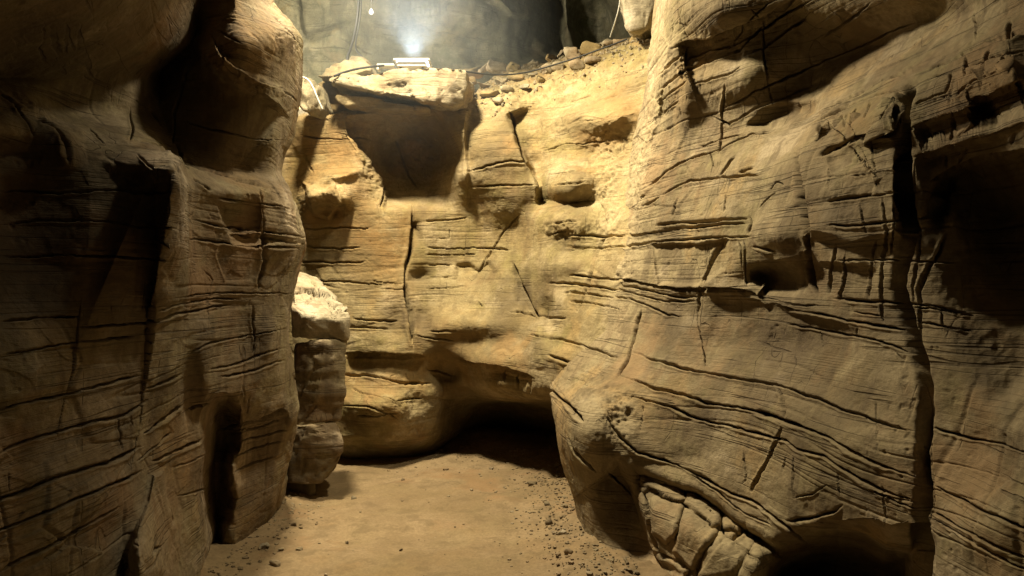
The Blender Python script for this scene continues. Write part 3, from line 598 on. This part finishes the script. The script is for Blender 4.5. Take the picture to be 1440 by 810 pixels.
q = np.stack([idx[:-1, :-1], idx[:-1, 1:], idx[1:, 1:], idx[1:, :-1]], -1).reshape(-1, 4)
me = mesh_np('cave_floor', P, q); me.materials.append(M_sand)
o = bpy.data.objects.new('cave_floor', me); COL.objects.link(o); tag(o, 'packed tan sand floor of the cave passage', 'cave floor', kind='structure')
FLOOR = P.copy()
def floor_z(x, y):
    k = np.argmin((FLOOR[:, 0]-x)**2+(FLOOR[:, 1]-y)**2); return FLOOR[k, 2]

# ================================================================== ROCKS
def hull_rock(name, pts, mat, cut=.05, rough=.012, bevel=.02, origin=None, seed=0, strata=0., smooth=False):
    pts = np.array(pts, float)
    c = pts.mean(0) if origin is None else np.array(origin, float)
    bm = bmesh.new()
    for p in pts: bm.verts.new(p-c)
    r = bmesh.ops.convex_hull(bm, input=bm.verts)
    bmesh.ops.delete(bm, geom=[v for v in set(r['geom_interior']+r['geom_unused']) if isinstance(v, bmesh.types.BMVert) and v.is_valid], context='VERTS')
    bmesh.ops.dissolve_limit(bm, angle_limit=.12, verts=bm.verts, edges=bm.edges)
    if bevel: bmesh.ops.bevel(bm, geom=list(bm.edges), offset=bevel, segments=1, profile=.6, affect='EDGES', clamp_overlap=True)
    bmesh.ops.triangulate(bm, faces=bm.faces)
    for _ in range(7):
        lng = [e for e in bm.edges if e.calc_length() > cut*1.5]
        if not lng: break
        bmesh.ops.subdivide_edges(bm, edges=lng, cuts=1)
        bmesh.ops.triangulate(bm, faces=[f for f in bm.faces if len(f.verts) > 3])
    bm.normal_update()
    V = np.array([v.co[:] for v in bm.verts]); Nn = np.array([v.normal[:] for v in bm.verts])
    k = .09/max(cut, .01)
    d = rough*(fbm(V+seed*3.1+c*.1, min(3+.2/max(cut,.01), 12), 4, .55)) + strata*vnoise((V+c)*np.array([1.5, 1.5, 30.])+seed)
    off, ed = cells(V+c, (3.2, 3.2, 5.5), seed, .7); d = d+np.clip(rough*3, .004, .03)*off-.010*np.exp(-(ed/.05)**2)*(max(np.ptp(V, axis=0)) > .35)
    V = V+Nn*d[:, None]
    for v, co in zip(bm.verts, V): v.co = co
    me = bpy.data.meshes.new(name); bm.to_mesh(me); bm.free()
    me.polygons.foreach_set('use_smooth', np.ones(len(me.polygons), bool))
    me.materials.append(mat)
    o = bpy.data.objects.new(name, me); COL.objects.link(o); o.location = c
    return o
def prism(front, back_d, d, jitter=0):
    """front outline in photo pixels at distance d, and the same outline back_d metres further in"""
    f = [at(x, y, d) for x, y in front]
    return f+[p+np.array([0, back_d, 0]) for p in f]

# the great slab and the thin one under it
sl = [at(462,112,6.8), at(466,107,6.85), at(535,100,6.75), at(610,93,6.7), at(655,97,6.8), at(657,120,6.82), at(652,146,6.85), at(634,151,6.8), at(613,143,6.7), at(527,129,6.75), at(466,116,6.8)]
sl += [p+np.array([.05, 1.4, .06]) for p in sl]
o = hull_rock('rock_slab', sl, M_pale, .03, .012, .012, seed=2, strata=.008)
tag(o, 'thick flat pale slab jutting over the hollow, carrying the floodlight', 'rock slab')
sl = [at(474,132,6.86), at(520,137,6.82), at(600,151,6.82), at(603,155,6.84), at(540,156,6.84), at(486,149,6.86), at(472,138,6.87)]
sl += [p+np.array([.04, 1.2, .05]) for p in sl]
o = hull_rock('rock_slab', sl, M_back, .03, .008, .012, seed=5, strata=.006)
tag(o, 'thin dark slab wedged beneath the thick pale slab', 'rock slab')
rk = [at(445,106,7.1), at(470,92,7.2), at(492,81,7.3), at(508,78,7.3), at(517,84,7.3), at(521,98,7.1), at(490,108,7.0), at(452,108,7.0)]
rk += [p+np.array([0, .7, 0]) for p in rk[:6]]
tag(hull_rock('boulder', rk, M_pale, .04, .03, .03, seed=7), 'rounded pale boulder on the left end of the slab, behind the lamp cable', 'boulder')
rk = [at(414,146,6.7), at(419,110,6.75), at(429,107,6.75), at(441,116,6.8), at(444,150,6.8), at(428,156,6.65)]
rk += [p+np.array([.05, .4, .0]) for p in rk]
tag(hull_rock('boulder', rk, M_pale, .03, .015, .015, seed=9), 'upright white block with a flat face beside the hanging white cable', 'boulder')
rk = [at(446,120,7.3), at(462,104,7.4), at(500,108,7.4), at(480,150,7.2), at(445,152,7.2)]
rk += [p+np.array([.0, .6, .0]) for p in rk]
tag(hull_rock('boulder', rk, M_back, .05, .03, .03, seed=12), 'dark boulder under the tip of the thick slab', 'boulder')
rk = [at(868,-8,7.0), at(880,12,6.9), at(884,44,6.8), at(900,46,6.8), at(925,40,6.9), at(940,10,7), at(940,-60,7), at(880,-70,7.1)]
rk += [p+np.array([.3, 1.2, .2]) for p in rk]
tag(hull_rock('boulder', rk, M_pale, .05, .03, .05, seed=14), 'large white boulder leaning on top of the layered wall', 'boulder')

# loose rubble along the crest to the right of the slab
crest = [(668,100,44,12,7.9),(683,97,30,16,8.2),(700,95,36,18,8.2),(722,92,30,14,8.3),(742,92,30,12,8.3),(757,88,18,10,8.3),(776,82,24,10,8.2),(790,74,26,16,8.0),(806,76,36,20,7.8),(830,68,38,20,7.7),
         (852,62,26,12,7.6),(870,58,24,10,7.5),(662,112,26,14,7.3),(682,118,34,14,7.3),(705,112,28,12,7.5),(728,106,30,12,7.6),(748,102,20,10,7.7),(770,96,28,14,7.6),(690,130,40,16,7.1),(714,124,26,10,7.2),
         (738,120,22,10,7.3),(760,112,24,10,7.4),(785,92,22,12,7.7),(812,90,26,12,7.6),(665,132,24,14,7.0),(835,82,24,10,7.5),(700,140,22,10,6.95),(892,54,22,10,7.3)]
words = ['small angular','flat','squarish','rounded','wedge shaped','long low','chunky','tilted']
place = ['on the crest','in the rubble','on the slope below the crest']
def rand_rock(name, c, w, h, dp, mat, seed, cut=.03):
    r = np.random.default_rng(seed)
    p = r.normal(size=(16, 3)); p /= np.linalg.norm(p, axis=1)[:, None]; p = np.sign(p)*np.abs(p)**.7
    p *= np.array([w, dp, h])*.5*r.uniform(.8, 1.1, (16, 1))
    a = r.uniform(-.5, .5); ca, sa = math.cos(a), math.sin(a)
    p = p@np.array([[ca, 0, sa], [0, 1, 0], [-sa, 0, ca]])
    return hull_rock(name, np.array(c)+p, mat, cut, .12*min(w, h), .12*min(w, h, dp), seed=seed, origin=c)
def on_back(px, py):
    """point of the end wall seen at (px,py)"""
    x, y = proj(BW.final); k = np.argsort((x-px)**2+(y-py)**2)[:12]
    return BW.final[k[np.argmin(BW.final[k][:, 1])]]
for i, (x, y, w, h, d) in enumerate(crest):
    p = on_back(x, y+h*.3); d = p[1]
    o = rand_rock('rubble_rock', at(x, y+2, d-.01), w*d/F*.85, h*d/F*1.0, w*d/F*.8, M_pale if i % 3 else M_back, 100+i)
    top = i < 12 or i == 27
    k = sum(1 for j, c in enumerate(crest) if (j < 12 or j == 27) == top and c[0] < x)
    nth = ['nearest','second','third','fourth','fifth','sixth','seventh','eighth','ninth','tenth','eleventh','twelfth','thirteenth','fourteenth','fifteenth','sixteenth'][k]
    tag(o, f'{words[i % 8]} rock, {nth} from the slab {"along the rubble crest" if top else "on the rubble slope below the crest"}', 'rock', 'loose rocks beside the slab')

# ================================================================== PILLAR BESIDE THE LEFT WALL
D = 5.75
def zz(py, d=D): return 1.6+(405-py)/F*d
def xx(px, d=D): return (px-720)/F*d
root = bpy.data.objects.new('rock_pillar', None); COL.objects.link(root); root.location = (xx(440), D, 0)
tag(root, 'short cracked rock pillar with a pale tilted cap, tucked against the brown wall', 'rock pillar')
OR = (xx(440), D, 0)
def part_block(name, pts, mat, seed, **k):
    o = hull_rock(name, pts, mat, .02, .006, .010, seed=seed, **k); o.parent = root; o.location = Vector(o.location)-Vector(OR); return o
def slabpts(front, back):
    return [at(x, y, d) for x, y, d in front]+[at(x, y, d) for x, y, d in back]
part_block('middle_block', slabpts([(418,482,5.76),(455,479,5.66),(486,478,5.80),(485,545,5.78),(478,592,5.82),(440,596,5.72),(408,594,5.78),(412,530,5.8)], [(414,484,6.3),(478,482,6.3),(474,590,6.3),(410,592,6.3)]), M_left, 22, strata=.005)
part_block('lower_block', slabpts([(402,598,5.74),(432,597,5.68),(474,594,5.8),(482,618,5.76),(481,642,5.76),(471,659,5.8),(452,681,5.76),(404,678,5.74)], [(404,600,6.25),(470,600,6.25),(468,660,6.2),(404,676,6.2)]), M_left, 25, strata=.005)
part_block('base_block', slabpts([(404,676,5.9),(442,678,5.88),(446,706,5.86),(402,706,5.86)], [(404,678,6.3),(440,678,6.3),(448,712,6.3),(400,712,6.3)]), M_left, 27)
# cap: tilted block, its pale top sloping to the viewer and right
cp = [at(412,384,6.15), at(420,381,6.2), at(446,394,6.2), at(489,430,6.1), at(491,446,5.78), at(490,478,5.78), at(432,477,5.7), at(412,474,5.75), at(412,430,5.72), at(432,446,5.66), at(478,449,5.7)]
cp += [at(412,470,6.3), at(486,472,6.3), at(489,440,6.3)]
cap = hull_rock('cap_block', cp, M_pale, .018, .007, .010, seed=21, strata=.003)
cap.parent = root; cap.location = Vector(cap.location)-Vector(OR)
cap['label'] = 'pale cracked cap block'
me = cap.data
co = np.array([v.co[:] for v in me.vertices]); nr = np.array([v.normal[:] for v in me.vertices]); wp = co+np.array(cap.location)+np.array(OR)
px, py = proj(wp); px = px+vnoise(wp*25); py = py+vnoise(wp*25+5); d = np.zeros(len(co))
for w, a, *pts in [(1.8,.035,414,411,430,409,447,416),(1.8,.035,430,428,440,417,456,412,463,424),(1.6,.03,455,413,447,404,440,396),(1.6,.03,447,416,460,414,482,424),(1.6,.03,462,424,468,436,470,446),(1.5,.03,468,433,489,428),(1.5,.03,466,440,489,436),(1.5,.03,466,445,488,443)]:
    pts = np.array(pts, float).reshape(-1, 2); best = np.full(len(co), 1e9)
    for k in range(len(pts)-1):
        e = pts[k+1]-pts[k]; t = np.clip(((px-pts[k, 0])*e[0]+(py-pts[k, 1])*e[1])/(e@e), 0, 1)
        best = np.minimum(best, np.hypot(px-pts[k, 0]-t*e[0], py-pts[k, 1]-t*e[1]))
    d = np.maximum(d, a*np.exp(-(best/w)**2))
me.vertices.foreach_set('co', (co-nr*d[:, None]).astype(np.float32).ravel()); me.update()

# ================================================================== GRAVEL AND STONES ON THE FLOOR
def stone_mesh(seed, sub=1):
    r = np.random.default_rng(seed); bm = bmesh.new(); bmesh.ops.create_icosphere(bm, subdivisions=sub, radius=1)
    for v in bm.verts: v.co = Vector(v.co)*r.uniform(.7, 1.12)
    V = np.array([v.co[:] for v in bm.verts]); f = np.array([[v.index for v in p.verts] for p in bm.faces]); bm.free(); return V, f
protos = [stone_mesh(k) for k in range(10)]
VV, FF = [], []; off = 0
def inside_wall(x, y):
    return False
r = np.random.default_rng(3); n = 0
while n < 2600:
    z = r.random()
    if z < .66:                                   # along the foot of the layered wall
        y = r.uniform(4.0, 7.6); x = .62-.055*(y-4.3)-abs(r.normal(0, .30))+.08
    elif z < .86:                                 # under the end wall
        x = r.uniform(-1.7, .5); y = 7.55+.1*r.normal()-abs(r.normal(0, .22))*(1+.8*(x > -.6))
    elif z < .97:                                 # foot of the brown wall
        y = r.uniform(3.9, 5.9); x = -1.72+abs(r.normal(0, .17))
    else:
        y = r.uniform(4, 7.4); x = r.uniform(-1.5, .4)
    s = .006+.012*r.random()**2.2
    if r.random() < .05: s *= 1.9
    V, f = protos[r.integers(10)]
    a = r.uniform(0, 6.28); ca, sa = math.cos(a), math.sin(a)
    v = V*np.array([1.0, .75, .5])*s
    v = np.stack([v[:, 0]*ca-v[:, 1]*sa, v[:, 0]*sa+v[:, 1]*ca, v[:, 2]], 1)
    ix = int(np.clip(np.searchsorted(xs, x), 0, len(xs)-1)); iy = int(np.clip(np.searchsorted(ys, y), 0, len(ys)-1))
    zf = FLOOR[iy*len(xs)+ix, 2]
    VV.append(v+np.array([x, y, zf+s*.2])); FF.append(f+off); off += len(V); n += 1
me = mesh_np('gravel', np.concatenate(VV), np.concatenate(FF)); me.materials.append(M_grav)
me.polygons.foreach_set('use_smooth', np.zeros(len(me.polygons), bool))
o = bpy.data.objects.new('gravel', me); COL.objects.link(o); tag(o, 'fine gravel scattered along the foot of the rock walls', 'gravel', kind='stuff')
VV, FF, off = [], [], 0
sel = np.nonzero((BW.px > 655) & (BW.px < 905) & (BW.mask > .3))[0]
ct = np.interp(BW.px[sel], [655, 700, 760, 830, 905], [112, 100, 86, 62, 46])
sel = sel[(BW.py[sel] > ct-6) & (BW.py[sel] < ct+62)]
wgt = np.exp(-np.clip(BW.py[sel]-np.interp(BW.px[sel], [655, 700, 760, 830, 905], [112, 100, 86, 62, 46]), 0, 99)/22.)
for k in r.choice(sel, 900, p=wgt/wgt.sum()):
    sz = .007+.026*r.random()**2.5
    V, f = protos[r.integers(10)]; a = r.uniform(0, 6.28); ca, sa = math.cos(a), math.sin(a)
    v = V*np.array([1, .8, .6])*sz; v = np.stack([v[:, 0]*ca-v[:, 2]*sa, v[:, 1], v[:, 0]*sa+v[:, 2]*ca], 1)
    VV.append(v+BW.final[k]+np.array([0, -.3*sz, .2*sz])); FF.append(f+off); off += len(V)
me = mesh_np('scree', np.concatenate(VV), np.concatenate(FF)); me.materials.append(M_pale)
me.polygons.foreach_set('use_smooth', np.zeros(len(me.polygons), bool))
o = bpy.data.objects.new('scree', me); COL.objects.link(o); tag(o, 'fine pale scree strewn over the rubble slope beside the slab', 'scree', kind='stuff')
def floor_at(px, py):
    d = 1.6*F/(py-405); return np.array([(px-720)/F*d, d, 0.])
stones = [(748,680,16,8,'grey flat stone lying in the shade at the right edge of the sand',M_grav),(810,702,12,7,'single white stone at the foot of the layered wall',M_pale),
 (790,756,16,8,'largest pale stone in the gravel near the layered wall',M_pale),(770,712,9,6,'dark stone half buried in the gravel under the overhang',M_left),(772,736,9,7,'dark round stone between the white and the largest pale stone',M_left),
 (564,770,9,5,'small dark stone on bare sand, biggest one out in the open',M_left),(488,758,6,5,'small dark stone on sand nearest the brown wall',M_left),(497,697,7,4,'small dark stone on the sand right of the pillar foot',M_left),
 (567,672,6,4,'small dark stone on the sand before the end wall',M_left),(372,768,16,8,'pale flat stone at the foot of the brown wall',M_pale),(388,792,18,7,'low brown stone at the foot of the brown wall, nearest the camera',M_grav),
 (412,735,10,6,'dark stone beside the deep shadow of the brown wall',M_left),(800,785,12,7,'grey stone in the gravel nearest the camera',M_grav),(458,803,6,4,'tiny white pebble on the sand nearest the camera',M_pale)]
for i, (x, y, w, h, lab, mt) in enumerate(stones):
    p = floor_at(x, y); d = p[1]; p[2] = floor_z(p[0], d)+h*d/F*.25
    tag(rand_rock('stone', p, w*d/F, h*d/F*1.3, w*d/F*.8, mt, 300+i, .012), lab, 'stone', 'stones on the sand')

# ================================================================== LAMP, CABLES, BULB
def box(bm, lo, hi, rot=None):
    r = bmesh.ops.create_cube(bm, size=1)
    for v in r['verts']:
        v.co = Vector([lo[k]+(v.co[k]+.5)*(hi[k]-lo[k]) for k in range(3)])
def bm_obj(name, bm, mat, parent=None, loc=(0,0,0), bevel=.004):
    if bevel: bmesh.ops.bevel(bm, geom=list(bm.edges), offset=bevel, segments=2, affect='EDGES', clamp_overlap=True)
    me = bpy.data.meshes.new(name); bm.to_mesh(me); bm.free(); me.materials.append(mat)
    o = bpy.data.objects.new(name, me); COL.objects.link(o); o.location = loc
    if parent: o.parent = parent
    return o
M_metal = plain('painted_metal', (.62, .58, .48), .5); M_dark = plain('black_rubber', (.02, .02, .02), .6); M_white = plain('white_plastic', (.75, .73, .66), .4)
M_glow = plain('lamp_glass', (.8, .85, .9), .2, 0, (.72, .86, 1.0), 4.0)
ld = 7.15; lz = 1.6+(405-97)/F*ld; lx = (575-720)/F*ld
lamp = bpy.data.objects.new('floodlight', None); COL.objects.link(lamp); lamp.location = (lx, ld, lz-.02)
tag(lamp, 'switched on floodlight facing up on the flat slab', 'floodlight')
bm = bmesh.new(); box(bm, (-.10, -.09, .02), (.17, .09, .065)); bm_obj('housing', bm, M_metal, lamp)
bm = bmesh.new()
for lo, hi in [((-.13,-.12,.068),(.21,-.10,.088)),((-.13,.10,.068),(.21,.12,.088)),((-.13,-.0995,.068),(-.11,.0995,.088)),((.19,-.0995,.068),(.21,.0995,.088))]: box(bm, lo, hi)
bm_obj('rim', bm, M_white, lamp, bevel=.003)
bm = bmesh.new(); box(bm, (-.108, -.098, .07), (.188, .098, .078)); bm_obj('glass', bm, M_glow, lamp, bevel=0)
bm = bmesh.new(); box(bm, (-.30, -.05, .035), (-.135, .05, .06)); box(bm, (-.30,-.05,0.0),(-.28,.05,.034)); ob = bm_obj('bracket', bm, M_metal, lamp)
for x in (-.07, .14):
    bm = bmesh.new(); box(bm, (x-.012, -.07, -.02), (x+.012, .07, .018)); bm_obj('foot', bm, M_dark, lamp)

def tube(name, pts, rad, mat, label, cat, group=None, parent=None):
    cu = bpy.data.curves.new(name, 'CURVE'); cu.dimensions = '3D'; cu.bevel_depth = rad; cu.bevel_resolution = 2
    sp = cu.splines.new('NURBS'); sp.points.add(len(pts)-1); sp.use_endpoint_u = True; sp.order_u = 3
    for p, c in zip(sp.points, pts): p.co = (*c, 1)
    tmp = bpy.data.objects.new(name, cu); COL.objects.link(tmp)
    dg = bpy.context.evaluated_depsgraph_get(); me = bpy.data.meshes.new_from_object(tmp.evaluated_get(dg))
    bpy.data.objects.remove(tmp); me.materials.clear(); me.materials.append(mat)
    o = bpy.data.objects.new(name, me); COL.objects.link(o)
    if parent: o.parent = parent
    else: tag(o, label, cat, group)
    return o
tube('cable', [at(x,y,d) for x,y,d in [(507,-60,11.6),(505,0,11.7),(502,30,11.8),(496,60,12.0),(487,84,12.2),(482,110,12.2)]], .022, M_dark, 'thick black cable hanging down the chamber wall', 'cable')
tube('cable', [at(x,y,d) for x,y,d in [(511,-60,11.6),(509,0,11.7),(505,35,11.8),(499,62,12.0),(502,74,12.1),(510,80,12.1)]], .013, M_dark, 'thin black cable beside the thick one, curling at its lower end', 'cable')
tube('cable', [at(x,y,d) for x,y,d in [(424,108,6.62),(432,110,6.6),(440,122,6.6),(447,140,6.6),(453,153,6.62)]], .009, M_white, 'white cable dangling over the upright white block', 'cable')
tube('cable', [at(x,y,d) for x,y,d in [(540,92,7.1),(520,94,7.0),(500,97,6.95),(482,102,6.85),(470,107,6.78)]], .010, M_dark, 'grey lead running from the floodlight over the pale boulder', 'cable')
tube('cable', [at(x,y,d) for x,y,d in [(606,97,6.95),(640,98,7.0),(690,106,7.2),(735,104,7.4),(780,91,7.4),(815,80,7.35),(850,67,7.3),(882,55,7.25)]], .008, M_dark, 'dark cable snaking over the rubble crest towards the layered wall', 'cable')
tube('wire', [at(x,y,d) for x,y,d in [(874,-20,7.2),(872,5,7.2),(866,28,7.3),(858,52,7.6)]], .006, M_white, 'thin pale wire slanting from the white boulder to the crest', 'wire')
hb = bpy.data.objects.new('hanging_bulb', None); COL.objects.link(hb); hb.location = at(522, 17, 8.5)
tag(hb, 'small white bulb hanging on a thin pale flex above the slab', 'light bulb')
tube('flex', [(0,0,.05),(0.004,0,.2),(-.003,0,.6),(0,0,1.4)], .0045, M_white, '', '', parent=hb)
bm = bmesh.new(); bmesh.ops.create_uvsphere(bm, u_segments=16, v_segments=10, radius=.026)
for v in bm.verts:
    if v.co.z > 0: v.co.z *= 1.6; v.co.x *= 1-.35*v.co.z/.042; v.co.y *= 1-.35*v.co.z/.042
M_bulb = plain('bulb_glass', (.9, .9, .85), .2, 0, (1, .97, .9), 2.0)
ob = bm_obj('bulb', bm, M_bulb, hb, bevel=0)
for p in ob.data.polygons: p.use_smooth = True

# mist in the beam of the floodlight
bm = bmesh.new(); bmesh.ops.create_uvsphere(bm, u_segments=32, v_segments=20, radius=1.6)
m = bpy.data.materials.new('lit_mist'); m.use_nodes = True; t = m.node_tree; t.nodes.clear()
out = t.nodes.new('ShaderNodeOutputMaterial'); pv = t.nodes.new('ShaderNodeVolumePrincipled'); t.links.new(pv.outputs[0], out.inputs['Volume'])
pv.inputs['Color'].default_value = (.85, .93, 1, 1); tc = t.nodes.new('ShaderNodeTexCoord'); vl = t.nodes.new('ShaderNodeVectorMath'); vl.operation = 'LENGTH'; t.links.new(tc.outputs['Object'], vl.inputs[0])
mr = t.nodes.new('ShaderNodeMapRange'); mr.interpolation_type = 'SMOOTHSTEP'; mr.inputs['From Min'].default_value = 0; mr.inputs['From Max'].default_value = 1.6; mr.inputs['To Min'].default_value = .11; mr.inputs['To Max'].default_value = 0
t.links.new(vl.outputs['Value'], mr.inputs['Value']); t.links.new(mr.outputs[0], pv.inputs['Density'])
ms = bm_obj('mist', bm, m, None, (lx+.04, ld, lz+.3), bevel=0); tag(ms, 'pale dusty mist in the upward beam of the floodlight', 'mist', kind='stuff')

# ================================================================== LIGHT
def lamp_obj(name, kind, loc, energy, col, size, target=None, ang=None, blend=.5):
    l = bpy.data.lights.new(name, kind); l.energy = energy; l.color = col; l.shadow_soft_size = size
    o = bpy.data.objects.new(name, l); COL.objects.link(o); o.location = loc
    if target is not None: o.rotation_euler = (Vector(target)-Vector(loc)).to_track_quat('-Z', 'Y').to_euler()
    if ang: l.spot_size = math.radians(ang); l.spot_blend = blend
    return o
WARM = (1, .87, .60)
lamp_obj('passage_lamp', 'SPOT', (-1.3, 5.3, 5.7), 2600, WARM, .22, (.25, 6.35, 1.2), 118, 1.0)
lamp_obj('passage_lamp', 'SPOT', (.5, 4.6, 5.4), 760, WARM, .2, (-1.6, 5.1, 1.6), 62, 1.0)
lamp_obj('floodlight_beam', 'SPOT', (lx+.04, ld, lz+.09), 160, (.75, .88, 1.0), .05, (lx+.04, ld+.6, lz+4), 100, .8)
lamp_obj('chamber_fill', 'POINT', (-3.0, 10.2, 5.2), 1000, (1, .88, .62), .3)  # unseen fill light, added to brighten and warm the chamber wall

w = bpy.data.worlds.new('World'); S.world = w; w.use_nodes = True
nt = w.node_tree; bg = nt.nodes['Background']; sky = nt.nodes.new('ShaderNodeTexSky'); sky.sky_type = 'NISHITA'; sky.sun_disc = False
sky.sun_elevation = math.radians(8); sky.sun_rotation = math.radians(20)
nt.links.new(sky.outputs[0], bg.inputs[0]); bg.inputs[1].default_value = .003

cam = bpy.data.cameras.new('camera'); cam.sensor_width = 36; cam.lens = F/1440*36; cam.clip_end = 300; cam.clip_start = .05
o = bpy.data.objects.new('camera', cam); COL.objects.link(o); o.location = EYE; o.rotation_euler = (math.pi/2, 0, 0); S.camera = o
S.view_settings.view_transform = 'Standard'; S.view_settings.look = 'None'; S.view_settings.exposure = 0; S.view_settings.gamma = 1
S.render.engine = 'CYCLES'; S.cycles.use_denoising = True; S.cycles.max_bounces = 5; S.cycles.diffuse_bounces = 2; S.cycles.volume_bounces = 0
S.cycles.volume_step_rate = 2
